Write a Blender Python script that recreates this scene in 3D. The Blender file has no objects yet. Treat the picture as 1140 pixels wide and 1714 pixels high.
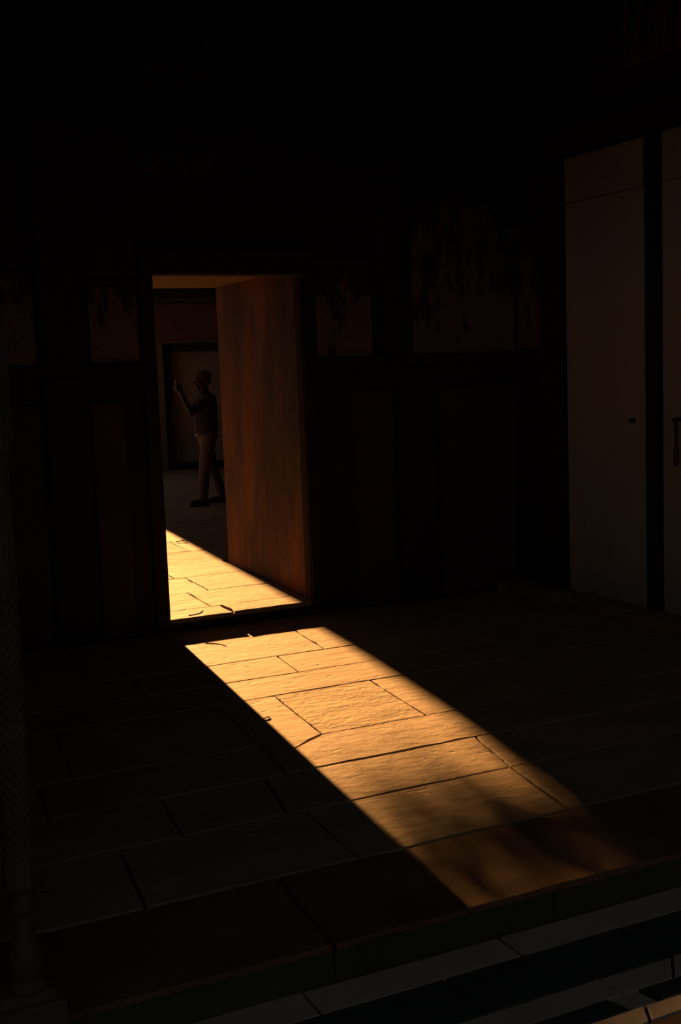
import bpy, bmesh, math, random
from mathutils import Vector, Matrix, noise

# ------------------------------------------------------------------ camera
scene = bpy.context.scene
COL = scene.collection
F_PX, HOR, ROLL, YAW = 2020.0, 240.0, math.radians(2.1), math.radians(25.8)
PITCH = math.atan(HOR / F_PX)
fw = Vector((math.sin(YAW) * math.cos(PITCH), math.cos(YAW) * math.cos(PITCH), -math.sin(PITCH)))
rt0 = Vector((math.cos(YAW), -math.sin(YAW), 0))
up0 = rt0.cross(fw)
rt = math.cos(ROLL) * rt0 - math.sin(ROLL) * up0
up = math.sin(ROLL) * rt0 + math.cos(ROLL) * up0
cam = bpy.data.cameras.new('camera')
camo = bpy.data.objects.new('camera', cam)
COL.objects.link(camo)
m = Matrix((rt, up, -fw)).transposed().to_4x4()
m.translation = Vector((0, 0, 1.6))
camo.matrix_world = m
cam.sensor_fit = 'VERTICAL'
cam.sensor_height = 36.0
cam.sensor_width = 24.0
cam.lens = F_PX / 1714.0 * 36.0
cam.clip_start = 0.05
cam.clip_end = 400
scene.camera = camo

# ------------------------------------------------------------------ sky
world = bpy.data.worlds.new('world')
scene.world = world
world.use_nodes = True
bg = world.node_tree.nodes['Background']
bg.inputs['Color'].default_value = (0.86, 0.95, 1.0, 1)
bg.inputs['Strength'].default_value = 0.30

# ------------------------------------------------------------------ sun
SUN_AZ = math.radians(-173.88)           # heading of travel, atan2(dx, dy)
SUN_EL = math.radians(11.5)
sd = Vector((math.sin(SUN_AZ) * math.cos(SUN_EL), math.cos(SUN_AZ) * math.cos(SUN_EL), -math.sin(SUN_EL)))
sun = bpy.data.lights.new('sun', 'SUN')
sun.energy = 25.0
sun.color = (1.0, 0.485, 0.145)
sun.angle = 0.0093
suno = bpy.data.objects.new('sun', sun)
COL.objects.link(suno)
suno.rotation_euler = sd.to_track_quat('-Z', 'Y').to_euler()
suno.location = (8, 40, 9)

scene.view_settings.view_transform = 'Standard'
scene.view_settings.look = 'None'
scene.view_settings.gamma = 1
scene.view_settings.exposure = 0.0
scene.view_settings.use_curve_mapping = False
try:
    scene.cycles.max_bounces = 8
    scene.cycles.diffuse_bounces = 6
    scene.cycles.sample_clamp_indirect = 3
    scene.cycles.use_denoising = True
except Exception:
    pass

# ------------------------------------------------------------------ materials
def mat(name, cols, scale=3.0, bump=0.3, dist=0.01, rough=0.85, detail=8, stretch=(1, 1, 1), pits=0.0,
        flake=None, metallic=0.0, streak=None):
    """cols: list of (pos, rgb) for a noise ramp; flake=(rgb, threshold, scale) peeled patches; procedural only."""
    mt = bpy.data.materials.new(name)
    mt.use_nodes = True
    nt = mt.node_tree
    N, L = nt.nodes, nt.links
    b = N['Principled BSDF']
    b.inputs['Roughness'].default_value = rough
    b.inputs['Metallic'].default_value = metallic
    b.inputs['Specular IOR Level'].default_value = 0.25
    tc = N.new('ShaderNodeTexCoord')
    mp = N.new('ShaderNodeMapping')
    mp.inputs['Scale'].default_value = stretch
    L.new(tc.outputs['Object'], mp.inputs['Vector'])
    n1 = N.new('ShaderNodeTexNoise')
    n1.inputs['Scale'].default_value = scale
    n1.inputs['Detail'].default_value = detail
    n1.inputs['Roughness'].default_value = 0.62
    L.new(mp.outputs[0], n1.inputs['Vector'])
    r = N.new('ShaderNodeValToRGB')
    e = r.color_ramp.elements
    e[0].position, e[0].color = cols[0][0], (*cols[0][1], 1)
    e[1].position, e[1].color = cols[-1][0], (*cols[-1][1], 1)
    for p, c in cols[1:-1]:
        q = e.new(p)
        q.color = (*c, 1)
    L.new(n1.outputs['Fac'], r.inputs['Fac'])
    col = r.outputs['Color']
    n2 = N.new('ShaderNodeTexNoise')
    n2.inputs['Scale'].default_value = scale * 6
    n2.inputs['Detail'].default_value = 6
    L.new(mp.outputs[0], n2.inputs['Vector'])
    add = N.new('ShaderNodeMath')
    add.operation = 'MULTIPLY_ADD'
    L.new(n2.outputs['Fac'], add.inputs[0])
    add.inputs[1].default_value = 0.35
    L.new(n1.outputs['Fac'], add.inputs[2])
    h = add.outputs[0]
    if pits > 0:
        v = N.new('ShaderNodeTexVoronoi')
        v.inputs['Scale'].default_value = 16
        mpp = N.new('ShaderNodeMapping')
        mpp.inputs['Scale'].default_value = (0.55, 1.2, 1)
        nz = N.new('ShaderNodeMixRGB')
        nz.inputs['Fac'].default_value = 0.12
        L.new(tc.outputs['Object'], mpp.inputs['Vector'])
        L.new(mpp.outputs[0], nz.inputs['Color1'])
        L.new(n2.outputs['Color'], nz.inputs['Color2'])
        L.new(nz.outputs[0], v.inputs['Vector'])
        mr = N.new('ShaderNodeMapRange')
        mr.inputs['From Min'].default_value = 0.0
        mr.inputs['From Max'].default_value = 0.28
        mr.inputs['To Min'].default_value = -pits
        mr.inputs['To Max'].default_value = 0.0
        L.new(v.outputs['Distance'], mr.inputs['Value'])
        n3 = N.new('ShaderNodeTexNoise')
        n3.inputs['Scale'].default_value = 4.0
        L.new(tc.outputs['Object'], n3.inputs['Vector'])
        mr2 = N.new('ShaderNodeMapRange')
        mr2.inputs['From Min'].default_value = 0.48
        mr2.inputs['From Max'].default_value = 0.6
        L.new(n3.outputs['Fac'], mr2.inputs['Value'])
        mu = N.new('ShaderNodeMath')
        mu.operation = 'MULTIPLY'
        L.new(mr.outputs[0], mu.inputs[0])
        L.new(mr2.outputs[0], mu.inputs[1])
        ad2 = N.new('ShaderNodeMath')
        ad2.operation = 'ADD'
        L.new(h, ad2.inputs[0])
        L.new(mu.outputs[0], ad2.inputs[1])
        h = ad2.outputs[0]
    if flake:
        fc, th, fs = flake
        nf = N.new('ShaderNodeTexNoise')
        nf.inputs['Scale'].default_value = fs
        nf.inputs['Detail'].default_value = 10
        nf.inputs['Roughness'].default_value = 0.7
        mf = N.new('ShaderNodeMapping')
        mf.inputs['Scale'].default_value = streak or (1, 1, 0.45)
        L.new(tc.outputs['Object'], mf.inputs['Vector'])
        L.new(mf.outputs[0], nf.inputs['Vector'])
        sz = N.new('ShaderNodeSeparateXYZ')
        L.new(tc.outputs['Generated'], sz.inputs[0])
        fr = N.new('ShaderNodeMath')          # more loss higher up the panel
        fr.operation = 'MULTIPLY_ADD'
        L.new(sz.outputs['Z'], fr.inputs[0])
        fr.inputs[1].default_value = -0.22
        L.new(nf.outputs['Fac'], fr.inputs[2])
        mr3 = N.new('ShaderNodeMapRange')
        mr3.inputs['From Min'].default_value = th
        mr3.inputs['From Max'].default_value = th + 0.035
        L.new(fr.outputs[0], mr3.inputs['Value'])
        mx = N.new('ShaderNodeMixRGB')
        L.new(mr3.outputs[0], mx.inputs['Fac'])
        L.new(col, mx.inputs['Color1'])
        mx.inputs['Color2'].default_value = (*fc, 1)
        col = mx.outputs[0]
        ad3 = N.new('ShaderNodeMath')
        ad3.operation = 'MULTIPLY_ADD'
        L.new(mr3.outputs[0], ad3.inputs[0])
        ad3.inputs[1].default_value = 0.5
        L.new(h, ad3.inputs[2])
        h = ad3.outputs[0]
    L.new(col, b.inputs['Base Color'])
    bp = N.new('ShaderNodeBump')
    bp.inputs['Strength'].default_value = bump
    bp.inputs['Distance'].default_value = dist
    L.new(h, bp.inputs['Height'])
    L.new(bp.outputs[0], b.inputs['Normal'])
    return mt

SLABS = [
    mat('floor_sandstone_a', [(.3, (.27, .175, .10)), (.5, (.33, .225, .135)), (.72, (.38, .27, .17))], 2.2, .8, .014, .8, stretch=(1, 1.5, 1), pits=.6),
    mat('floor_sandstone_b', [(.3, (.25, .16, .09)), (.5, (.31, .21, .12)), (.72, (.36, .26, .16))], 1.6, .75, .014, .8, stretch=(.8, 1.7, 1), pits=.5),
    mat('floor_sandstone_pitted', [(.3, (.25, .165, .09)), (.5, (.32, .22, .125)), (.72, (.37, .26, .165))], 3.2, .9, .016, .85, stretch=(1, 1.6, 1), pits=.8),
]
GROUT = mat('floor_joint_earth', [(.3, (.05, .03, .02)), (.7, (.09, .06, .04))], 20, .5)
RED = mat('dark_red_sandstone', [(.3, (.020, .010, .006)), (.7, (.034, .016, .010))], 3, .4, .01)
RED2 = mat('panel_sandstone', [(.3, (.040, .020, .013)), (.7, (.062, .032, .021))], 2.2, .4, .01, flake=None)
STEPST = mat('worn_step_sandstone', [(.3, (.13, .066, .030)), (.5, (.18, .095, .046)), (.72, (.22, .12, .06))], 1.8, .7, .014, .85)
LINTEL = mat('brown_plaster', [(.3, (.10, .05, .026)), (.7, (.20, .10, .05))], 2, .4, .01)
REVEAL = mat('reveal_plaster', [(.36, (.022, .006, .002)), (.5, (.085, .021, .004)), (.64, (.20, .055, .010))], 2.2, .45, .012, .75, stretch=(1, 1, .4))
BACKPL = mat('room_plaster', [(.3, (.15, .12, .095)), (.7, (.21, .17, .135))], 2, .3)
PLASTER = mat('peeling_plaster', [(.3, (.024, .012, .008)), (.7, (.036, .018, .012))], 4, .6, .015, flake=((.16, .105, .088), .34, 7))
PLASTER_HI = mat('peeling_plaster_high', [(.3, (.018, .010, .007)), (.7, (.028, .014, .010))], 4, .6, .015, flake=((.16, .095, .078), .42, 6), streak=(2.2, 2.2, .3))
WHITE = mat('whitewashed_wood', [(.3, (.30, .36, .40)), (.55, (.37, .44, .48)), (.75, (.42, .49, .53))], 1.6, .25, .006, .8, stretch=(1, 1, .5))
BLACKW = mat('blackened_wood', [(.3, (.02, .016, .013)), (.7, (.035, .026, .02))], 6, .3)
IRON = mat('rusted_iron', [(.3, (.03, .012, .008)), (.7, (.07, .025, .015))], 30, .4, .003, .6, metallic=.5)
GREYST = mat('carved_grey_stone', [(.3, (.085, .068, .050)), (.7, (.135, .108, .08))], 5, .4, .006)
RISER = mat('weathered_dark_stone', [(.3, (.045, .05, .04)), (.7, (.085, .09, .072))], 5, .8, .02, .9)
DOORW = mat('pale_old_wood', [(.3, (.30, .24, .19)), (.7, (.38, .31, .25))], 3, .3)
MARBLE = mat('worn_white_marble', [(.3, (.42, .38, .32)), (.7, (.57, .51, .43))], 3, .3, .006, .6)
SLATE = mat('black_slate', [(.3, (.035, .045, .042)), (.7, (.07, .085, .08))], 4, .6, .012, .8)
GILT = mat('tarnished_gilt', [(.3, (.35, .22, .08)), (.7, (.55, .38, .15))], 20, .2, .002, .35, metallic=.9)
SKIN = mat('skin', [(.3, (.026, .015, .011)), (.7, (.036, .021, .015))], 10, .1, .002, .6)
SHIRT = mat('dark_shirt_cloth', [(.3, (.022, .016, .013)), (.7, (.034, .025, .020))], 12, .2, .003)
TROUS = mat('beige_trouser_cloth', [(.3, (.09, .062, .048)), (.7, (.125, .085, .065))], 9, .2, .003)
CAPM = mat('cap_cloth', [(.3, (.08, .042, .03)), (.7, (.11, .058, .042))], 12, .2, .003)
LEATHER = mat('dark_leather', [(.3, (.03, .02, .015)), (.7, (.05, .035, .025))], 14, .2, .003, .5)
PHONE = mat('black_plastic', [(.3, (.02, .02, .02)), (.7, (.03, .03, .03))], 4, 0, .001, .7)
EARTH = mat('courtyard_ground', [(.3, (.20, .14, .09)), (.7, (.30, .22, .14))], .6, .5, .03)
BARK = mat('tree_bark', [(.3, (.06, .04, .03)), (.7, (.12, .08, .05))], 6, .7, .03, stretch=(1, 1, .3))
LEAF = mat('tree_leaves', [(.3, (.03, .06, .015)), (.7, (.06, .10, .03))], 3, .1, .002, .6)
TWIG = mat('dry_twig', [(.3, (.10, .06, .035)), (.7, (.18, .11, .06))], 20, .3, .002)
HUSK = mat('dry_husk', [(.3, (.45, .33, .2)), (.7, (.6, .45, .3))], 20, .3, .002)

# ------------------------------------------------------------------ mesh helpers
def link(name, bm, m, parent=None, smooth=False, kind=None, normals=True):
    if normals:
        bmesh.ops.recalc_face_normals(bm, faces=bm.faces[:])
    me = bpy.data.meshes.new(name)
    bm.to_mesh(me)
    bm.free()
    me.materials.append(m)
    if smooth:
        me.polygons.foreach_set('use_smooth', [True] * len(me.polygons))
    o = bpy.data.objects.new(name, me)
    COL.objects.link(o)
    if parent is not None:
        o.parent = parent
        o.matrix_parent_inverse = Matrix.Translation(-parent.location) if parent.rotation_euler.z == 0 else parent.matrix_basis.inverted()
    if kind:
        o['kind'] = kind
    return o

def empty(name, loc, label=None, cat=None, group=None):
    o = bpy.data.objects.new(name, None)
    o.empty_display_size = .1
    COL.objects.link(o)
    o.location = loc
    if label: o['label'] = label
    if cat: o['category'] = cat
    if group: o['group'] = group
    return o

def tag(o, label, cat, group=None):
    o['label'] = label
    o['category'] = cat
    if group: o['group'] = group
    return o

def prism(bm, poly, z0, z1):
    lo = [bm.verts.new((x, y, z0)) for x, y in poly]
    hi = [bm.verts.new((x, y, z1)) for x, y in poly]
    n = len(poly)
    bm.faces.new(hi)
    bm.faces.new(list(reversed(lo)))
    for i in range(n):
        bm.faces.new((lo[i], lo[(i + 1) % n], hi[(i + 1) % n], hi[i]))

def box(bm, x0, x1, y0, y1, z0, z1):
    prism(bm, [(x0, y0), (x1, y0), (x1, y1), (x0, y1)], z0, z1)

def bevbox(bm, x0, x1, y0, y1, z0, z1, b=.008):
    t = bmesh.new()
    box(t, x0, x1, y0, y1, z0, z1)
    bmesh.ops.bevel(t, geom=t.edges[:], offset=b, segments=2, affect='EDGES', profile=.6)
    me = bpy.data.meshes.new('t')
    t.to_mesh(me)
    t.free()
    bm.from_mesh(me)
    bpy.data.meshes.remove(me)

def slab(name, poly, ztop, depth, m, parent, rnd, gap=.0026, bev=.0055, chips=True, jit=.003):
    """one paving stone: irregular worn outline, rounded arris, slightly tilted top"""
    n = len(poly)
    cx = sum(p[0] for p in poly) / n
    cy = sum(p[1] for p in poly) / n
    out = []
    for i in range(n):
        a, b = Vector((*poly[i], 0)), Vector((*poly[(i + 1) % n], 0))
        d = b - a
        k = max(1, int(d.length / .09))
        nrm = Vector((d.y, -d.x, 0)).normalized()
        if nrm.dot(Vector((cx, cy, 0)) - a) < 0:
            nrm = -nrm
        for j in range(k):
            p = a + d * (j / k)
            q = p + nrm * (gap + (rnd.random() * jit if j else 0))
            if chips and j and rnd.random() < .10:
                q += nrm * rnd.uniform(.003, .012)
            if j == 0:
                q = p + (Vector((cx, cy, 0)) - p).normalized() * (gap * 1.4 + rnd.random() * .004)
            out.append(q)
    tx, ty, dz = rnd.uniform(-.0012, .0012), rnd.uniform(-.0012, .0012), rnd.uniform(-.0016, .0016)
    z = lambda p: ztop + dz + (p.x - cx) * tx + (p.y - cy) * ty
    bm = bmesh.new()
    c = Vector((cx, cy, 0))
    rings = []
    for off, drop in ((0, depth), (0, bev), (bev * .35, bev * .3), (bev, 0)):
        ring = []
        for p in out:
            q = p + (c - p).normalized() * off
            ring.append(bm.verts.new((q.x, q.y, z(q) - drop)))
        rings.append(ring)
    k = len(out)
    for a, b in zip(rings, rings[1:]):
        for i in range(k):
            bm.faces.new((a[i], a[(i + 1) % k], b[(i + 1) % k], b[i]))
    bm.faces.new(rings[-1])
    o = link(name, bm, m, parent)
    return o

def lathe(bm, prof, cx, cy, seg=24, square=0):
    rings = []
    for r, z in prof:
        ring = []
        for i in range(seg):
            a = 2 * math.pi * (i + .5) / seg
            ring.append(bm.verts.new((cx + r * math.cos(a), cy + r * math.sin(a), z)))
        rings.append(ring)
    for a, b in zip(rings, rings[1:]):
        for i in range(seg):
            bm.faces.new((a[i], a[(i + 1) % seg], b[(i + 1) % seg], b[i]))
    bm.faces.new(rings[-1])
    bm.faces.new(list(reversed(rings[0])))

def tube(bm, pts, rad, seg=8, closed=False):
    rings = []
    n = len(pts)
    for i, p in enumerate(pts):
        p = Vector(p)
        if closed:
            d = Vector(pts[(i + 1) % n]) - Vector(pts[i - 1])
        else:
            d = Vector(pts[min(i + 1, n - 1)]) - Vector(pts[max(i - 1, 0)])
        d.normalize()
        u = d.cross(Vector((0.13, 0.31, 1))).normalized()
        v = d.cross(u).normalized()
        r = rad[i] if isinstance(rad, (list, tuple)) else rad
        rings.append([bm.verts.new(p + r * (math.cos(2 * math.pi * k / seg) * u + math.sin(2 * math.pi * k / seg) * v)) for k in range(seg)])
    prs = list(zip(rings, rings[1:]))
    if closed:
        prs.append((rings[-1], rings[0]))
    for a, b in prs:
        for k in range(seg):
            bm.faces.new((a[k], a[(k + 1) % seg], b[(k + 1) % seg], b[k]))
    if not closed:
        bm.faces.new(rings[0])
        bm.faces.new(rings[-1])

def struct(name, bm, m, **kw):
    return link(name, bm, m, kind='structure', **kw)

# ------------------------------------------------------------------ levels
Z1 = -0.085      # hall floor
Z2 = -0.20       # porch floor
YW = 7.515       # front face of the doorway wall
YR = 9.51        # rear face of it
YF = 3.07        # step edge of the hall floor
XR = 5.12        # right wall of the hall
TOP = 5.2

# ------------------------------------------------------------------ doorway wall
bm = bmesh.new()
XJL, XJR, ZL = 2.364, 3.385, 2.232
prism(bm, [(-.6, YW), (XJL, YW), (XJL, YW + .09), (2.31, YW + .10), (2.28, YR), (-.6, YR)], -.4, TOP)
prism(bm, [(XJR, YW), (9.6, YW), (9.6, YR), (3.545, YR), (3.44, YW + .10), (XJR, YW + .09)], -.4, TOP)
prism(bm, [(XJL, YW), (XJR, YW), (XJR, YW + .09), (XJL, YW + .09)], ZL, TOP)
prism(bm, [(2.28, YW + .09), (3.55, YW + .09), (3.55, YR), (2.28, YR)], 2.306, TOP)
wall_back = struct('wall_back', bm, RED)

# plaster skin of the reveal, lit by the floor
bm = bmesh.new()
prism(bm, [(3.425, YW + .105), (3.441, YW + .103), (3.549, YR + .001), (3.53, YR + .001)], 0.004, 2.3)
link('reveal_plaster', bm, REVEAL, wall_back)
bm = bmesh.new()
box(bm, 2.29, 3.505, YW + .10, YR - .001, 2.296, 2.31)
link('ceiling_plaster', bm, LINTEL, wall_back)

# dado ledge, panels, pilasters
def wpart(name, x0, x1, z0, z1, d, m, b=.008, label=None):
    bm = bmesh.new()
    bevbox(bm, x0, x1, YW - d, YW + .01, z0, z1, b)
    o = link(name, bm, m, wall_back)
    if label: o['label'] = label
    return o
wpart('dado_rail', -.55, XJL - .10, 1.60, 1.675, .035, RED)
wpart('dado_rail', XJR + .10, XR, 1.60, 1.675, .035, RED)
for x0, x1 in ((.9, 1.60), (1.92, 2.13), (3.76, 4.065), (4.43, 5.09)):
    # upright dado slab with a sunk field inside a raised border
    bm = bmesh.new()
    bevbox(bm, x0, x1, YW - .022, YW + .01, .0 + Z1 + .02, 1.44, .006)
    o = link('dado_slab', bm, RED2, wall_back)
for x0, x1 in ((1.63, 1.89), (4.10, 4.40)):
    wpart('dado_pilaster', x0, x1, Z1, 1.60, .05, RED, .012)
wpart('door_architrave', XJL - .10, XJL - .004, Z1, 2.36, .03, RED, .012)
wpart('door_architrave', XJR + .004, XJR + .10, Z1, 2.36, .03, RED, .012)
wpart('door_architrave', XJL - .10, XJR + .10, ZL + .004, 2.40, .034, RED, .012)
for x0, x1, z0, z1 in ((1.94, 2.25, 1.69, 2.20), (3.50, 3.92, 1.68, 2.34), (.95, 1.60, 1.69, 2.25)):
    wpart('plaster_panel', x0, x1, z0, z1, .012, PLASTER, .004)
wpart('plaster_panel', 4.25, XR - .01, 1.68, 2.75, .012, PLASTER, .004, 'pale plaster panel flaking away at its upper edge')
wpart('plaster_panel', 4.25, XR - .01, 2.77, 4.3, .010, RED, .004)
for x0, x1 in ((4.00, 4.22), (1.62, 1.88)):
    wpart('upper_pilaster', x0, x1, 1.68, 4.9, .05, RED, .012)
# gilded relief of small bosses over the door
o = wpart('relief_panel', 2.28, 2.86, 2.82, 4.7, .012, RED, .004)
rnd = random.Random(5)
bm = bmesh.new()
for k in range(520):
    z = rnd.choice([rnd.uniform(2.86, 3.0), rnd.uniform(3.38, 3.56), rnd.uniform(3.66, 4.6), rnd.uniform(3.66, 4.6)])
    x = rnd.uniform(2.32, 2.82)
    if z > 3.66 and not (abs(x - (2.86 - .33 * (z - 3.55))) < .16 or rnd.random() < .15):
        continue
    r = rnd.uniform(.005, .011)
    bmesh.ops.create_icosphere(bm, subdivisions=1, radius=r, matrix=Matrix.Translation((x, YW - .012, z)))
g = link('gilt_studs', bm, GILT, wall_back, kind='stuff')

# ------------------------------------------------------------------ right wall with shutters
bm = bmesh.new()
box(bm, XR + .02, XR + .7, 6.93, YW, -.4, TOP)
box(bm, XR + .02, XR + .7, YF, 6.93, 3.02, TOP)
box(bm, XR + .02, XR + .7, -6, 4.98, -.4, TOP)
box(bm, XR + .09, XR + .7, 4.98, 6.93, -.4, 3.02)
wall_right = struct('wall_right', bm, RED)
bm = bmesh.new()
bevbox(bm, XR - .03, XR + .03, 6.90, 7.16, Z1, 3.16, .01)
link('door_jamb', bm, BLACKW, wall_right)
bm = bmesh.new()
bevbox(bm, XR - .05, XR + .03, 4.9, 7.16, 2.985, 3.16, .01)
link('door_lintel', bm, BLACKW, wall_right)
bm = bmesh.new()
bevbox(bm, XR - .006, XR + .03, 7.20, 7.48, 1.70, 2.6, .004)
link('plaster_panel', bm, PLASTER, wall_right)
bm = bmesh.new()
bevbox(bm, XR - .012, XR + .03, 4.2, 6.25, 3.42, 4.6, .004)
link('plaster_panel', bm, PLASTER_HI, wall_right)
bm = bmesh.new()
bevbox(bm, XR - .02, XR + .03, 7.2, 7.49, 1.60, 1.675, .008)
link('dado_rail', bm, RED, wall_right)

# shutters: two leaves of boards with a dark meeting gap
XD = 5.105
def leaf(name, y0, y1, label):
    e = empty(name, (XD, y0, -.015))
    e['kind'] = 'structure'
    rnd = random.Random(int(y0 * 10))
    nb = 3
    cuts = [y0 + (y1 - y0) * t for t in (0, .80, 1)]
    for zz0, zz1 in ((-.012, 2.655), (2.661, 2.955)):
        for a, b in zip(cuts, cuts[1:]):
            bm = bmesh.new()
            bevbox(bm, XD, XD + .045, a + .0012, b - .0012, zz0, zz1, .0025)
            link('board', bm, WHITE, e)
    return e
d1 = leaf('door_1', 6.075, 6.875, '')
d2 = leaf('door_2', 4.98, 5.895, '')
bm = bmesh.new()
bevbox(bm, XD + .012, XD + .06, 5.965, 6.072, -.01, 2.95, .004)
o = link('meeting_stile', bm, BLACKW, d1)
o['label'] = 'black edge of the left leaf'
# iron staple on left leaf
bm = bmesh.new()
tube(bm, [(XD + .004, 6.20, 1.198), (XD - .02, 6.20, 1.198), (XD - .028, 6.185, 1.198), (XD - .02, 6.17, 1.198), (XD + .004, 6.17, 1.198)], .005)
bevbox(bm, XD - .004, XD + .002, 6.155, 6.215, 1.183, 1.213, .0015)
link('staple', bm, IRON, d1)
# hanging hasp chain on right leaf
CY = 5.765
bm = bmesh.new()
tube(bm, [(XD + .004, CY - .035, 1.215), (XD - .022, CY - .03, 1.215), (XD - .026, CY, 1.218), (XD - .022, CY + .02, 1.215), (XD - .015, CY + .022, 1.205)], .006)
bevbox(bm, XD - .005, XD + .002, CY - .05, CY - .018, 1.2, 1.23, .0015)
hook = link('chain', bm, IRON, d2)
hook['label'] = 'rusted iron hasp chain hanging on its staple'
zc = 1.20
kk = 0
while zc > 1.03:
    bm = bmesh.new()
    hl, hw = .019, .010
    pts = []
    for i in range(14):
        a = 2 * math.pi * i / 14
        s, c = math.sin(a), math.cos(a)
        off = hw * c
        z = zc + (hl - hw) * (1 if s > 0 else -1) * (abs(s) > .01) + hw * s
        pts.append((XD - .012 + (off * .6 if kk % 2 else 0), CY + (off * .45 if kk % 2 else off), z))
    tube(bm, pts, .0042, 6, True)
    link('link', bm, IRON, hook)
    zc -= .029
    kk += 1
bm = bmesh.new()
pts = []
for i in range(24):
    a = 2 * math.pi * i / 24
    pts.append((XD - .012, CY + .016 * math.cos(a), .985 + (.036 if math.sin(a) > 0 else -.036) * (abs(math.sin(a)) > .01) + .016 * math.sin(a)))
tube(bm, pts, .0055, 6, True)
link('link', bm, IRON, hook)

# ledge in front of the shutters
trim = empty('trim_1', (5.0, 5.5, Z1))
trim['kind'] = 'structure'
rnd = random.Random(3)
ys = [7.50, 6.85, 6.1, 5.35, 4.5, 3.7, 3.08]
for a, b in zip(ys, ys[1:]):
    slab('ledge_stone', [(4.90, b), (XR + .09, b), (XR + .09, a), (4.90, a)], -.017, .10, SLABS[1], trim, rnd, .003, .012, jit=.006)

# ------------------------------------------------------------------ hall floor
bm = bmesh.new()
box(bm, -.6, XR + .6, YF + .03, YW + .005, -.5, Z1 - .014)
floor = struct('floor', bm, GROUT)
rnd = random.Random(11)
SK = .11
def strip(y0, y1, xs, ztop, depth, parent, mats, sk=SK, name='paving_slab', **kw):
    for a, b in zip(xs, xs[1:]):
        p = [(a[0] if isinstance(a, tuple) else a - 0 * sk, y0), None]
        al, ah = (a if isinstance(a, tuple) else (a, a + sk * (y1 - y0)))
        bl, bh = (b if isinstance(b, tuple) else (b, b + sk * (y1 - y0)))
        slab(name, [(al, y0), (bl, y0), (bh, y1), (ah, y1)], ztop, depth, rnd.choice(mats), parent, rnd, **kw)
E0, E1 = (-.55, -.55), (4.90, 4.90)
A, B, P = SLABS
strip(6.515, YW, [E0, .6, 1.55, 2.20, 3.01, 3.95, E1], Z1, .05, floor, [A])
strip(6.09, 6.515, [E0, .2, .95, 1.75, 2.65, 3.18, 4.05, E1], Z1, .05, floor, [A, B])
strip(5.71, 6.09, [E0, .5, 1.35, (2.10, 2.10), 3.14, 4.2, E1], Z1, .05, floor, [B])
# the row with the mitred border slab and the pitted slab
slab('paving_slab', [(2.08, 4.80), (2.26, 4.965), (2.335, 5.71), (2.17, 5.80), (2.02, 5.80), (1.92, 4.80)][:0] or [(1.93, 4.75), (2.265, 4.965), (2.335, 5.71), (2.02, 5.71)], Z1, .05, B, floor, rnd)
strip(4.965, 5.71, [E0, .35, 1.1, (1.953, 2.02)], Z1, .05, floor, [A, B])
slab('paving_slab', [(2.265, 4.965), (2.825, 4.965), (2.90, 5.71), (2.335, 5.71)], Z1, .05, P, floor, rnd)
slab('paving_slab', [(2.825, 4.965), (3.75, 4.965), (3.83, 5.71), (2.90, 5.71)], Z1, .05, A, floor, rnd)
slab('paving_slab', [(3.75, 4.965), (4.90, 4.965), (4.90, 5.71), (3.83, 5.71)], Z1, .05, B, floor, rnd)
slab('paving_slab', [(1.90, 4.55), (3.05, 4.55), (3.10, 4.965), (2.265, 4.965), (1.93, 4.75)], Z1, .05, A, floor, rnd)
slab('paving_slab', [(.9, 4.55), (1.90, 4.55), (1.93, 4.75), (1.953, 4.965), (.95, 4.965)], Z1, .05, B, floor, rnd)
slab('paving_slab', [(-.55, 4.55), (.9, 4.55), (.95, 4.965), (-.55, 4.965)], Z1, .05, B, floor, rnd)
slab('paving_slab', [(3.05, 4.55), (4.0, 4.55), (4.05, 4.965), (3.10, 4.965)], Z1, .05, B, floor, rnd)
slab('paving_slab', [(4.0, 4.55), (4.90, 4.55), (4.90, 4.965), (4.05, 4.965)], Z1, .05, A, floor, rnd)
strip(4.12, 4.55, [E0, .4, 1.3, (1.72, 1.80), (2.74, 2.84), 3.7, E1], Z1, .05, floor, [A, B], jit=.006)
strip(3.60, 4.12, [E0, .3, 1.0, (1.765, 1.79), (2.655, 2.74), 3.55, E1], Z1, .05, floor, [B], jit=.005)
strip(YF, 3.60, [E0, .55, (1.415, 1.455), (3.25, 3.30), 4.3, E1], Z1, .020, floor, [STEPST], bev=.007, gap=.003, name='step_slab', jit=.004)
for a, b in ((-.55, .55), (.55, 1.413), (1.413, 2.2), (2.2, 3.25), (3.25, 4.9)):
    bm = bmesh.new()
    bevbox(bm, a + .002, b - .002, YF + .003, YF + .10, Z2 - .005, Z1 - .0215, .004)
    link('riser_stone', bm, RISER, floor)

# ------------------------------------------------------------------ floor beyond the doorway
bm = bmesh.new()
box(bm, 2.0, 3.6, YW + .02, YR, -.5, -.014)
box(bm, -.6, 9.6, YR, 19.6, -.5, -.014)
room_floor = struct('floor_room', bm, GROUT)
bm = bmesh.new()
bevbox(bm, 2.30, 3.46, YW + .012, YW + .09, -.12, -.028, .004)
link('threshold_riser', bm, RED, room_floor)
slab('threshold_stone', [(2.30, YW - .004), (2.81, YW), (2.82, 7.80), (2.30, 7.82)], 0, .028, A, room_floor, rnd, .003, .006, jit=.01)
slab('threshold_stone', [(2.81, YW), (3.44, YW - .002), (3.45, 7.79), (2.82, 7.80)], 0.003, .031, A, room_floor, rnd, .003, .006, jit=.01)
yy = [7.80, 8.40, 9.05, 9.70, 10.40, 11.1, 11.8, 12.5, 13.1, 13.8, 14.5, 15.2, 15.9, 16.6, 17.3, 18.0, 18.7, 19.42]
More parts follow.
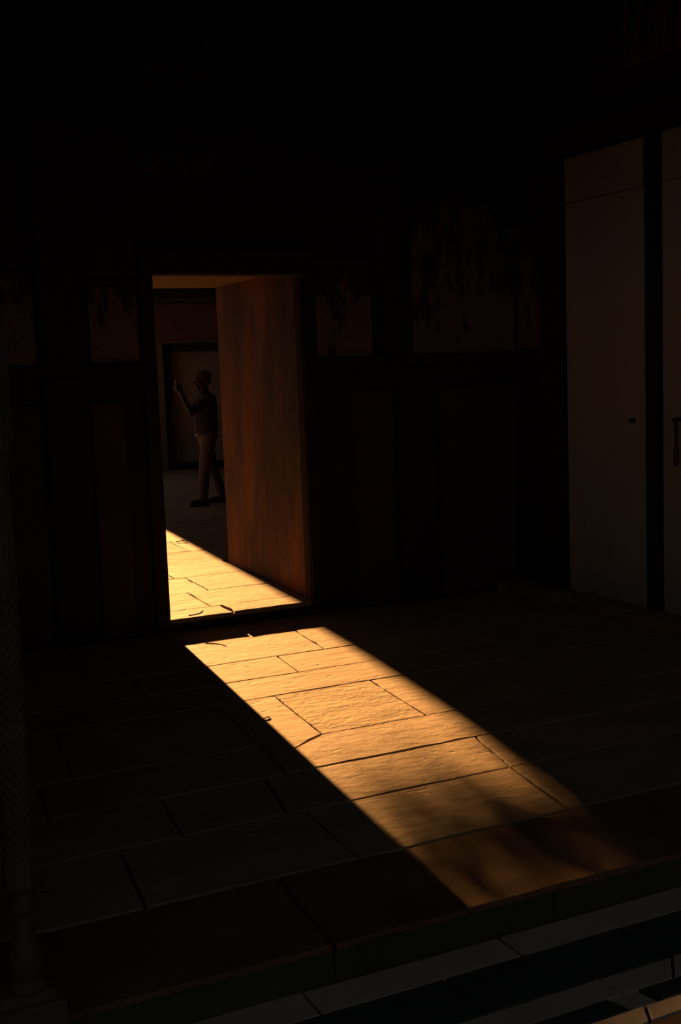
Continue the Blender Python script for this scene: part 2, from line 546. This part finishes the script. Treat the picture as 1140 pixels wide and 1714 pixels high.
for i, (a, b) in enumerate(zip(yy, yy[1:])):
    if b <= 9.1:
        xs = [(2.30, 2.29), 2.75 + .2 * (i % 2), (3.47, 3.50)]
    else:
        xs = [(-.5, -.5)]
        x = -.5 + rnd.uniform(.5, 1.2)
        while x < 8.2:
            xs.append(x)
            x += rnd.uniform(.8, 1.3)
        xs.append((9.2, 9.2))
        if a < 9.6:
            xs = [(2.28, 2.28), 2.9, (3.53, 3.53)]
            if b > YR:
                b_ = b
    strip(a, b, xs, 0, .05, room_floor, [A, B, A, P], sk=.05, gap=.0018, bev=.004)

# ------------------------------------------------------------------ porch floor: marble and slate inlay
bm = bmesh.new()
box(bm, -9.2, 7.5, -9.2, YF + .03, -.6, Z2 - .012)
porch = struct('floor_porch', bm, GROUT)
def inlay(poly, m, name):
    slab(name, poly, Z2, .03, m, porch, rnd, .0018, .002, jit=.001, chips=False)
def band(y0, y1, cuts, m, name, sk=.0):
    for a, b in zip(cuts, cuts[1:]):
        inlay([(a, y0), (b, y0), (b + sk * (y1 - y0), y1), (a + sk * (y1 - y0), y1)], m, name)
band(2.93, YF - .002, [-1, .2, 1.30, 1.98, 2.9, 3.8, 4.8], MARBLE, 'marble_strip')
band(2.70, 2.93, [-1, .4, 1.7, 2.35, 3.3, 4.8], SLATE, 'slate_tile')
inlay([(1.0, 2.60), (2.10, 2.60), (2.09, 2.70), (1.0, 2.70)], MARBLE, 'marble_strip')
inlay([(2.10, 2.60), (2.28, 2.60), (2.36, 2.70), (2.09, 2.70)], MARBLE, 'marble_strip')
inlay([(2.28, 2.60), (3.6, 2.60), (3.6, 2.70), (2.36, 2.70)], MARBLE, 'marble_strip')
inlay([(2.05, 2.60), (2.14, 2.60), (2.16, 2.52), (2.07, 2.52)], MARBLE, 'marble_strip')
inlay([(1.0, 2.52), (2.06, 2.52), (2.04, 2.60), (1.0, 2.60)], SLATE, 'slate_tile')
inlay([(2.17, 2.52), (3.6, 2.52), (3.6, 2.60), (2.15, 2.60)], SLATE, 'slate_tile')
inlay([(1.60, 2.34), (2.07, 2.455), (2.105, 2.52), (1.55, 2.52)], MARBLE, 'marble_strip')
inlay([(2.075, 2.455), (2.9, 2.455), (3.0, 2.52), (2.11, 2.52)], MARBLE, 'marble_strip')
inlay([(1.60, 2.0), (3.0, 2.0), (2.9, 2.45), (2.07, 2.45), (1.60, 2.33)], RED2, 'sandstone_tile')
band(1.2, 2.0, [-1, .0, 1.0, 2.0, 3.0, 4.0], SLATE, 'slate_tile')
band(.2, 1.2, [-1, .0, 1.0, 2.0, 3.0, 4.0], MARBLE, 'marble_strip')
band(2.0, 2.70, [-1, 0, 1.0], SLATE, 'slate_tile')
band(2.0, 2.70, [3.6, 4.8], SLATE, 'slate_tile')

# ------------------------------------------------------------------ hall shell
bm = bmesh.new()
box(bm, -.6, -.2, 3.3, YW, -.4, TOP)
struct('wall_left', bm, RED)
bm = bmesh.new()                                     # front wall: piers and the wall over the opening
box(bm, -4.2, .38, 2.96, 3.40, -.5, TOP)
box(bm, .38, 5.9, 2.96, 3.40, 3.3, TOP)
struct('wall_front', bm, RED)
bm = bmesh.new()
box(bm, -4.4, 6.2, -3.5, YW + .1, TOP, TOP + .3)  # unseen porch part extended backwards to narrow the strip of sky light
struct('ceiling', bm, RED)
bm = bmesh.new()
box(bm, -4.4, -4.2, -3.5, 3.3, -.5, TOP)
struct('wall_porch_left', bm, RED)
bm = bmesh.new()                                     # unseen walls added behind the camera, height set to cut the sky light
box(bm, -9, 6.0, -7.4, -7, -.5, 4.15)
box(bm, -9.4, -9, -7.4, 3.0, -.5, 4.15)
box(bm, 6.0, 6.4, -7.4, 3.0, -.5, 4.15)
struct('wall_sky_block', bm, RED2)

# ------------------------------------------------------------------ far room shell
YB = 19.42
def arch_pts(cx, hw, zs, za, n=9):
    pts = []
    for i in range(n + 1):
        t = i / n
        w = hw * math.cos(t * math.pi / 2) ** .9
        z = zs + (za - zs) * math.sin(t * math.pi / 2)
        pts.append((w, z))
    return pts
bm = bmesh.new()
ACX, AHW, AZS, AZA = 3.40, 1.21, 2.45, 3.85
def wallxz(poly, y0, y1):
    lo = [bm.verts.new((x, y0, z)) for x, z in poly]
    hi = [bm.verts.new((x, y1, z)) for x, z in poly]
    n = len(poly)
    bm.faces.new(lo); bm.faces.new(list(reversed(hi)))
    for i in range(n):
        bm.faces.new((lo[i], lo[(i + 1) % n], hi[(i + 1) % n], hi[i]))
ap = arch_pts(ACX, AHW, AZS, AZA)
Y0, Y1 = YB, YB + .5
wallxz([(-.6, -.5), (ACX - AHW, -.5), (ACX - AHW, TOP), (-.6, TOP)], Y0, Y1)
wallxz([(ACX + AHW, -.5), (6.22, -.5), (6.22, TOP), (ACX + AHW, TOP)], Y0, Y1)
for s in (-1, 1):
    for (w0, z0), (w1, z1) in zip(ap, ap[1:]):
        q = [(ACX + s * w0, z0), (ACX + s * w1, z1), (ACX + s * w1, TOP), (ACX + s * w0, TOP)]
        if abs(w0 - w1) > 1e-4:
            wallxz(q, Y0, Y1)
# closed doorway recess behind the man
wallxz([(6.22, 2.12), (7.6, 2.12), (7.6, TOP), (6.22, TOP)], Y0, Y1)
wallxz([(7.6, -.5), (9.8, -.5), (9.8, TOP), (7.6, TOP)], Y0, Y1)
wallxz([(6.22, -.5), (7.6, -.5), (7.6, 2.12), (6.22, 2.12)], Y0 + .28, Y1)
wfar = struct('wall_far', bm, BACKPL)
bm = bmesh.new()
bevbox(bm, 6.22, 7.6, YB + .14, YB + .30, 0, .11, .01)
link('door_sill', bm, BLACKW, wfar)
for x0, x1 in ((6.22, 6.36), (7.46, 7.6)):
    bm = bmesh.new()
    bevbox(bm, x0, x1, YB + .05, YB + .29, 0, 2.10, .01)
    link('door_post', bm, BLACKW, wfar)
bm = bmesh.new()
bevbox(bm, 6.22, 7.6, YB + .05, YB + .29, 1.98, 2.12, .01)
link('door_head', bm, BLACKW, wfar)
for k in range(2):
    bm = bmesh.new()
    bevbox(bm, 6.36 + k * .552, 6.905 + k * .552, YB + .20, YB + .279, .112, 1.978, .008)
    link('door_leaf', bm, DOORW, wfar)
bm = bmesh.new()
bevbox(bm, 5.2, 9.2, YB - .06, YB + .01, 2.15, 2.78, .02)
link('lintel_band', bm, LINTEL, wfar)
bm = bmesh.new()
bevbox(bm, 5.2, 9.2, YB - .35, YB + .01, 2.84, 3.05, .02)
link('bracket_course', bm, BLACKW, wfar)
bm = bmesh.new()                                     # unseen side openings, added and sized to let sky light in
box(bm, -.8, -.6, YR, 13.2, -.5, TOP)
for y0, y1 in ((13.2, 13.4), (15.3, 15.55), (17.4, 17.65), (19.3, YB + .5)):
    box(bm, -.8, -.6, y0, y1, -.5, 4.9)
box(bm, -.8, -.6, 13.2, YB + .5, 4.9, TOP)
struct('wall_room_left', bm, BACKPL)
bm = bmesh.new()
box(bm, 9.2, 9.6, YR, YB + .5, -.5, TOP)
struct('wall_room_right', bm, BACKPL)
bm = bmesh.new()
box(bm, -.8, 9.6, YW + .1, YB + .5, TOP, TOP + .3)
struct('ceiling_room', bm, BACKPL)

# ------------------------------------------------------------------ court beyond the arch
bm = bmesh.new()
box(bm, -60, 60, YB + .5, 120, -.8, -.12)
struct('ground', bm, EARTH)

# ------------------------------------------------------------------ carved colonnette
colo = empty('carved_colonnette', (.505, 3.0, Z2), 'tall grey-brown carved stone colonnette with a chevron shaft and vase base at the left edge', 'column')
CX, CYC = .497, 2.90
bm = bmesh.new()
bevbox(bm, .30, .580, 2.84, 2.955, Z2, .085, .008)
t_ = [(.31, 2.85), (.57, 2.85), (.57, 2.955), (.31, 2.955)]
prism(bm, [(.33, 2.86), (.555, 2.86), (.555, 2.95), (.33, 2.95)], .083, .112)
link('plinth', bm, GREYST, colo)
bm = bmesh.new()
lathe(bm, [(.046, .110), (.048, .122), (.040, .130), (.034, .140), (.038, .148), (.043, .165), (.045, .185), (.043, .20), (.035, .225), (.027, .25), (.0245, .275), (.024, .31)], CX, CYC, 28)
link('vase_base', bm, GREYST, colo, smooth=True)
bm = bmesh.new()
lathe(bm, [(.027, .308), (.034, .315), (.036, .323), (.032, .333), (.026, .345), (.026, .368)], CX, CYC, 28)
link('ring_moulding', bm, GREYST, colo, smooth=True)
bm = bmesh.new()
lathe(bm, [(.037, .366), (.042, .374), (.042, .438), (.037, .446)], CX, CYC, 8)
link('block', bm, GREYST, colo)
def tri(t):
    t = t % 1.0
    return abs(t * 2 - 1)
def shaft(name, z0, z1, r, fn, nz, seg=64):
    bm = bmesh.new()
    rings = []
    for j in range(nz + 1):
        z = z0 + (z1 - z0) * j / nz
        ring = []
        for i in range(seg):
            a = 2 * math.pi * i / seg
            rr = r + fn(a, z)
            ring.append(bm.verts.new((CX + rr * math.cos(a), CYC + rr * math.sin(a), z)))
        rings.append(ring)
    for a_, b_ in zip(rings, rings[1:]):
        for i in range(seg):
            bm.faces.new((a_[i], a_[(i + 1) % seg], b_[(i + 1) % seg], b_[i]))
    bm.faces.new(rings[-1]); bm.faces.new(list(reversed(rings[0])))
    return link(name, bm, GREYST, colo)
shaft('chevron_shaft', .444, 1.09, .035, lambda a, z: .0045 * max(0, 2 * tri((z + .04 * tri(a * 4 / math.pi / 2)) / .026) - .8), 240)
shaft('leaf_band', 1.09, 1.14, .040, lambda a, z: .0035 * (tri(a * 12 / 2 / math.pi) > (z - 1.09) / .05), 14, 96)
def cart(a, z):
    u = (a * 6 / 2 / math.pi) % 1 - .5
    w = .30 * (1 - .6 * max(0, (abs(z - 1.24) - .05) / .05)) if abs(z - 1.24) < .09 else 0
    return -.004 if (abs(abs(u) - w) < .06 and abs(z - 1.24) < .085) else 0
shaft('cartouche_shaft', 1.14, 1.42, .040, cart, 90, 72)
bm = bmesh.new()
lathe(bm, [(.040, 1.42), (.052, 1.44), (.055, 1.47), (.055, 1.66), (.050, 1.668)], CX, CYC, 8)
link('collar', bm, GREYST, colo)
bm = bmesh.new()
lathe(bm, [(.046, 1.668), (.046, 2.4), (.046, 3.28)], CX, CYC, 8)
link('upper_shaft', bm, GREYST, colo)

# ------------------------------------------------------------------ the man taking a picture
MX, MY = 4.97, 14.0
def capsule(bm, p0, p1, r0, r1, seg=14, sx=1.0, sy=1.0):
    p0, p1 = Vector(p0), Vector(p1)
    d = (p1 - p0)
    L = d.length
    d.normalize()
    u = d.cross(Vector((0, 1, .01))).normalized()
    v = d.cross(u).normalized()
    rings = []
    n = 5
    prof = []
    for i in range(n + 1):
        a = math.pi / 2 * (1 - i / n)
        prof.append((r0 * math.cos(a), -r0 * math.sin(a)))
    for i in range(n + 1):
        a = math.pi / 2 * (i / n)
        prof.append((r1 * math.cos(a), L + r1 * math.sin(a)))
    for r, h in prof:
        r = max(r, 1e-4)
        rings.append([bm.verts.new(p0 + d * h + r * (sx * math.cos(2 * math.pi * k / seg) * u + sy * math.sin(2 * math.pi * k / seg) * v)) for k in range(seg)])
    for a, b in zip(rings, rings[1:]):
        for k in range(seg):
            bm.faces.new((a[k], a[(k + 1) % seg], b[(k + 1) % seg], b[k]))
    bm.faces.new(rings[0]); bm.faces.new(rings[-1])

def ell(bm, c, rx, ry, rz, rot=None):
    M = Matrix.Translation(c) @ (rot.to_4x4() if rot else Matrix.Identity(4)) @ Matrix.Diagonal((rx, ry, rz, 1))
    bmesh.ops.create_uvsphere(bm, u_segments=20, v_segments=14, radius=1, matrix=M)

def fuse(name, bm, m, parent, voxel=.006, it=4):
    bmesh.ops.recalc_face_normals(bm, faces=bm.faces[:])
    me = bpy.data.meshes.new('t')
    bm.to_mesh(me)
    bm.free()
    o = bpy.data.objects.new('t', me)
    COL.objects.link(o)
    r = o.modifiers.new('r', 'REMESH')
    r.mode = 'VOXEL'
    r.voxel_size = voxel
    s = o.modifiers.new('s', 'SMOOTH')
    s.iterations = it
    s.factor = .5
    bpy.context.view_layer.update()
    dg = bpy.context.evaluated_depsgraph_get()
    me2 = bpy.data.meshes.new_from_object(o.evaluated_get(dg))
    me2.name = name
    bpy.data.objects.remove(o)
    me2.materials.clear()
    me2.materials.append(m)
    me2.polygons.foreach_set('use_smooth', [True] * len(me2.polygons))
    q = bpy.data.objects.new(name, me2)
    COL.objects.link(q)
    if parent is not None:
        q.parent = parent
        q.matrix_parent_inverse = Matrix.Translation(-parent.location)
    return q

man = empty('person', (MX, MY, 0), 'man in pale cap, dark shirt and beige trousers holding up a phone beyond the doorway', 'person')
# joints; he faces -X
hipN, hipF = (MX + .02, MY - .085, .86), (MX + .02, MY + .085, .86)
kneeN, ankN = (MX - .065, MY - .10, .46), (MX - .10, MY - .10, .085)
kneeF, ankF = (MX + .10, MY + .10, .46), (MX + .22, MY + .11, .085)
shN, shF = (MX + .035, MY - .175, 1.29), (MX + .03, MY + .175, 1.29)
elN, elF = (MX - .235, MY - .20, 1.135), (MX - .10, MY + .13, 1.13)
wrN, wrF = (MX - .305, MY - .10, 1.35), (MX - .26, MY + .03, 1.33)
neck0, neck1 = (MX + .025, MY, 1.33), (MX + .01, MY, 1.44)
HC = Vector((MX - .002, MY, 1.515))
bm = bmesh.new()
capsule(bm, hipN, kneeN, .078, .052); capsule(bm, kneeN, ankN, .05, .035)
capsule(bm, hipF, kneeF, .078, .052); capsule(bm, kneeF, ankF, .05, .035)
for a, s in ((ankN, -.0), (ankF, 0)):
    capsule(bm, (a[0] + .03, a[1], .045), (a[0] - .14, a[1], .032), .036, .028)
    capsule(bm, a, (a[0] + .0, a[1], .05), .034, .034)
ell(bm, (MX + .025, MY, .92), .11, .155, .11)
capsule(bm, (MX + .02, MY, .95), (MX + .03, MY, 1.22), .115, .12, sx=.9, sy=1.2)
capsule(bm, (MX + .03, MY - .11, 1.27), (MX + .03, MY + .11, 1.27), .075, .075)
capsule(bm, neck0, neck1, .056, .05)
for sh, el, wr in ((shN, elN, wrN), (shF, elF, wrF)):
    capsule(bm, sh, el, .05, .038)
    capsule(bm, el, wr, .038, .026)
# head with face
ell(bm, HC, .088, .070, .098)
ell(bm, HC + Vector((.018, 0, .022)), .086, .073, .082)
capsule(bm, HC + Vector((-.045, 0, -.075)), HC + Vector((-.055, 0, -.082)), .034, .026)       # jaw / chin
capsule(bm, HC + Vector((-.080, 0, .012)), HC + Vector((-.104, 0, -.022)), .009, .014)        # nose
ell(bm, HC + Vector((-.082, 0, -.048)), .014, .024, .007)                                     # lips
ell(bm, HC + Vector((-.083, 0, -.060)), .012, .020, .007)
for s in (-1, 1):
    ell(bm, HC + Vector((-.072, s * .030, .010)), .016, .014, .010)                           # eyes
    ell(bm, HC + Vector((-.076, s * .030, .026)), .015, .022, .006)                           # brow
    ell(bm, HC + Vector((.008, s * .074, -.004)), .018, .008, .030)                           # ears
# hands: palm, four bent fingers and a thumb each, closed round the phone
PH = Vector((MX - .352, MY - .045, 1.455))
for wr, s in ((wrN, -1), (wrF, 1)):
    w = Vector(wr)
    palm = Vector((PH.x + .034, MY - .045 + s * .040, 1.42))
    capsule(bm, w, palm, .026, .024, sx=1, sy=1)
    capsule(bm, palm + Vector((.006, 0, -.02)), palm + Vector((.002, 0, .035)), .024, .024, sx=1, sy=.8)
    for k, (ln, zz) in enumerate(((.030, .052), (.034, .032), (.032, .012), (.026, -.008))):
        k0 = palm + Vector((-.002, s * .006, zz))
        k1 = Vector((PH.x - .012, PH.y + s * .050, palm.z + zz + .004))
        k2 = Vector((PH.x - .0165, PH.y + s * (.047 - ln), palm.z + zz + .006))
        capsule(bm, k0, k1, .0088, .0078)
        capsule(bm, k1, k2, .0078, .0068)
    t0 = palm + Vector((.012, -s * .008, -.004))
    t1 = palm + Vector((.006, -s * .022, .024))
    capsule(bm, palm, t0, .012, .011)
    capsule(bm, t0, t1, .010, .008)
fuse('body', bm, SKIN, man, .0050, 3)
# shirt
bm = bmesh.new()
capsule(bm, (MX + .018, MY, 1.02), (MX + .03, MY, 1.20), .135, .135, sx=.98, sy=1.28)
prism(bm, [(MX + .018 + .140 * math.cos(a * math.pi / 16), MY + .182 * math.sin(a * math.pi / 16)) for a in range(32)], .875, 1.03)
capsule(bm, (MX - .03, MY, 1.005), (MX - .02, MY, 1.08), .112, .108, sx=.95, sy=1.2)
capsule(bm, (MX + .03, MY - .12, 1.275), (MX + .03, MY + .12, 1.275), .088, .088)
for sh, el in ((shN, elN), (shF, elF)):
    s, e = Vector(sh), Vector(el)
    capsule(bm, s, s.lerp(e, .62), .066, .058)
capsule(bm, (MX + .025, MY, 1.33), (MX + .02, MY, 1.375), .068, .062)
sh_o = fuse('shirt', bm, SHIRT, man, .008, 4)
# trousers
bm = bmesh.new()
ell(bm, (MX + .025, MY, .86), .128, .17, .115)
for h, k, a in ((hipN, kneeN, ankN), (hipF, kneeF, ankF)):
    capsule(bm, h, k, .100, .070)
    capsule(bm, k, (a[0] + .005, a[1], a[2] + .03), .070, .058)
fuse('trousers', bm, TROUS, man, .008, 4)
# shoes
for a in (ankN, ankF):
    bm = bmesh.new()
    capsule(bm, (a[0] + .035, a[1], .046), (a[0] - .15, a[1] - .005, .036), .046, .036)
    capsule(bm, (a[0] + .01, a[1], .06), (a[0] + .005, a[1], .10), .046, .042)
    bevbox(bm, a[0] - .18, a[0] + .075, a[1] - .042, a[1] + .042, .003, .022, .008)
    fuse('shoe', bm, LEATHER, man, .006, 3)
# cap with band and hair beneath
bm = bmesh.new()
ell(bm, HC + Vector((.022, 0, .055)), .098, .086, .070)
capsule(bm, HC + Vector((-.055, -.02, .050)), HC + Vector((-.055, .02, .050)), .030, .030)
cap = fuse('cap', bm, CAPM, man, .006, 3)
bm = bmesh.new()
ell(bm, HC + Vector((-.085, 0, .040)), .030, .050, .008, Matrix.Rotation(.18, 3, 'Y'))
fuse('peak', bm, CAPM, cap, .004, 1)
bm = bmesh.new()
ell(bm, HC + Vector((.040, 0, .005)), .074, .078, .065)
fuse('hair', bm, LEATHER, man, .006, 2)
# belt
bm = bmesh.new()
n = 40
ring = []
for i in range(n):
    a = 2 * math.pi * i / n
    ring.append((MX + .02 + .137 * math.cos(a), MY + .178 * math.sin(a)))
prism(bm, ring, .842, .876)
b_ = link('belt', bm, LEATHER, man)

# phone
bm = bmesh.new()
bevbox(bm, PH.x - .0045, PH.x + .0045, PH.y - .037, PH.y + .037, PH.z - .062, PH.z + .085, .003)
ph = link('phone', bm, PHONE, None)
tag(ph, 'thin dark phone held upright at arm length in the man\'s hands', 'phone')
bm = bmesh.new()
bevbox(bm, PH.x - .0065, PH.x - .004, PH.y - .03, PH.y - .008, PH.z + .055, PH.z + .078, .001)
link('camera_lens', bm, PHONE, ph)
bm = bmesh.new()
bevbox(bm, PH.x + .0043, PH.x + .0052, PH.y - .034, PH.y + .034, PH.z - .056, PH.z + .079, .0003)
link('screen', bm, PHONE, ph)

# ------------------------------------------------------------------ litter on the stone
def twig(name, loc, pts, r, label, husk=None, fork=1.0):
    e = empty(name, loc, label, 'twig')
    bm = bmesh.new()
    P_ = [Vector(loc) + Vector(p) for p in pts]
    tube(bm, P_, r, 6)
    mid = P_[len(P_) // 2]
    tube(bm, [mid, mid + fork * Vector((.018, .006, .012)), mid + fork * Vector((.03, .004, .016))], r * .7, 6)
    link('stem', bm, TWIG, e)
    if husk:
        bm = bmesh.new()
        c = Vector(loc) + Vector(husk)
        ell(bm, c, .007, .004, .011, Matrix.Rotation(.5, 3, 'Y'))
        link('husk', bm, HUSK, e)
    return e
twig('dry_twig', (2.57, 7.535, .002), [(-.07, .012, .006), (-.03, .0, .010), (.0, -.012, .016), (.02, -.016, .026)], .0045,
     'small bent dry twig on the edge of the threshold stone')
twig('dry_twig.001', (3.62, 11.0, .002), [(-.06, .0, .006), (0, .01, .012), (.05, -.01, .008)], .005,
     'short dark twig on the shaded floor past the sunlit edge in the doorway')
twig('dry_twig.002', (2.14, 5.34, Z1), [(-.02, -.006, .004), (.0, .0, .006), (.02, .008, .004)], .003,
     'dark twig lying at the left edge of the sunlit hall floor', fork=.25)
# ------------------------------------------------------------------ tree in the court
tree = empty('tree', (7.2, 25, -.12), 'leafy tree in the court whose low boughs break the sun', 'tree')
bm = bmesh.new()
tube(bm, [(7.2, 25, -.12), (7.15, 25, 1.5), (7.0, 25.1, 3.2), (6.6, 25, 5.2), (6.3, 25, 7.2)], [.32, .26, .22, .16, .08], 12)
link('trunk', bm, BARK, tree)
rnd = random.Random(21)
for (p, q) in (((6.9, 25, 3.6), (3.6, 24.8, 5.0)), ((6.7, 25, 4.6), (2.6, 24.9, 6.4)), ((6.6, 25, 5.3), (5.2, 25.2, 8.0)),
               ((6.8, 25, 4.2), (9.6, 25.0, 6.6)), ((6.8, 25, 4.5), (8.6, 25.5, 8.2))):
    bm = bmesh.new()
    p, q = Vector(p), Vector(q)
    mid = p.lerp(q, .5) + Vector((0, 0, .25))
    tube(bm, [p, mid, q], [.10, .06, .02], 8)
    link('bough', bm, BARK, tree)
bm = bmesh.new()
def leafquad(c, s):
    d = Vector((rnd.gauss(0, 1), rnd.gauss(0, 1), rnd.gauss(0, 1))).normalized()
    u = d.cross(Vector((.3, .2, 1))).normalized()
    v = d.cross(u)
    a = [c - u * s, c + v * s * .4, c + u * s, c - v * s * .4]
    bm.faces.new([bm.verts.new(x) for x in a])
def clump(cx, cy, cz, r, n, flat=.7):
    for j in range(n):
        leafquad(Vector((cx + rnd.gauss(0, r), cy + rnd.gauss(0, r * 1.5), cz + rnd.gauss(0, r * flat))), rnd.uniform(.05, .08))
# hanging sprays at the bottom of the crown
for cx, cz, r, n in ((4.44, 4.15, .035, 12), (4.50, 4.22, .040, 26), (4.70, 4.16, .03, 10), (4.76, 4.24, .035, 22), (4.98, 4.27, .04, 16),
                     (4.40, 4.33, .05, 34), (4.66, 4.33, .045, 30), (4.72, 4.42, .05, 36), (5.0, 4.40, .06, 36),
                     (5.5, 4.3, .12, 120), (5.75, 4.1, .15, 120), (3.9, 4.4, .12, 120), (3.6, 4.6, .2, 160)):
    clump(cx, 25, cz, r, n)
for k in range(560):
    leafquad(Vector((rnd.uniform(4.1, 5.3), rnd.uniform(24.6, 25.4), rnd.uniform(4.26, 4.49))), rnd.uniform(.045, .07))
for k in range(110):
    leafquad(Vector((rnd.uniform(4.1, 5.3), rnd.uniform(24.6, 25.4), 4.3 - abs(rnd.gauss(0, .10)))), rnd.uniform(.045, .07))
for k in range(120):
    clump(rnd.uniform(2.6, 9.2), rnd.uniform(24.2, 26), 5.15 + abs(rnd.gauss(0, 1)) * 1.2, rnd.uniform(.18, .38), 60)
link('foliage', bm, LEAF, tree, kind='stuff', normals=False)
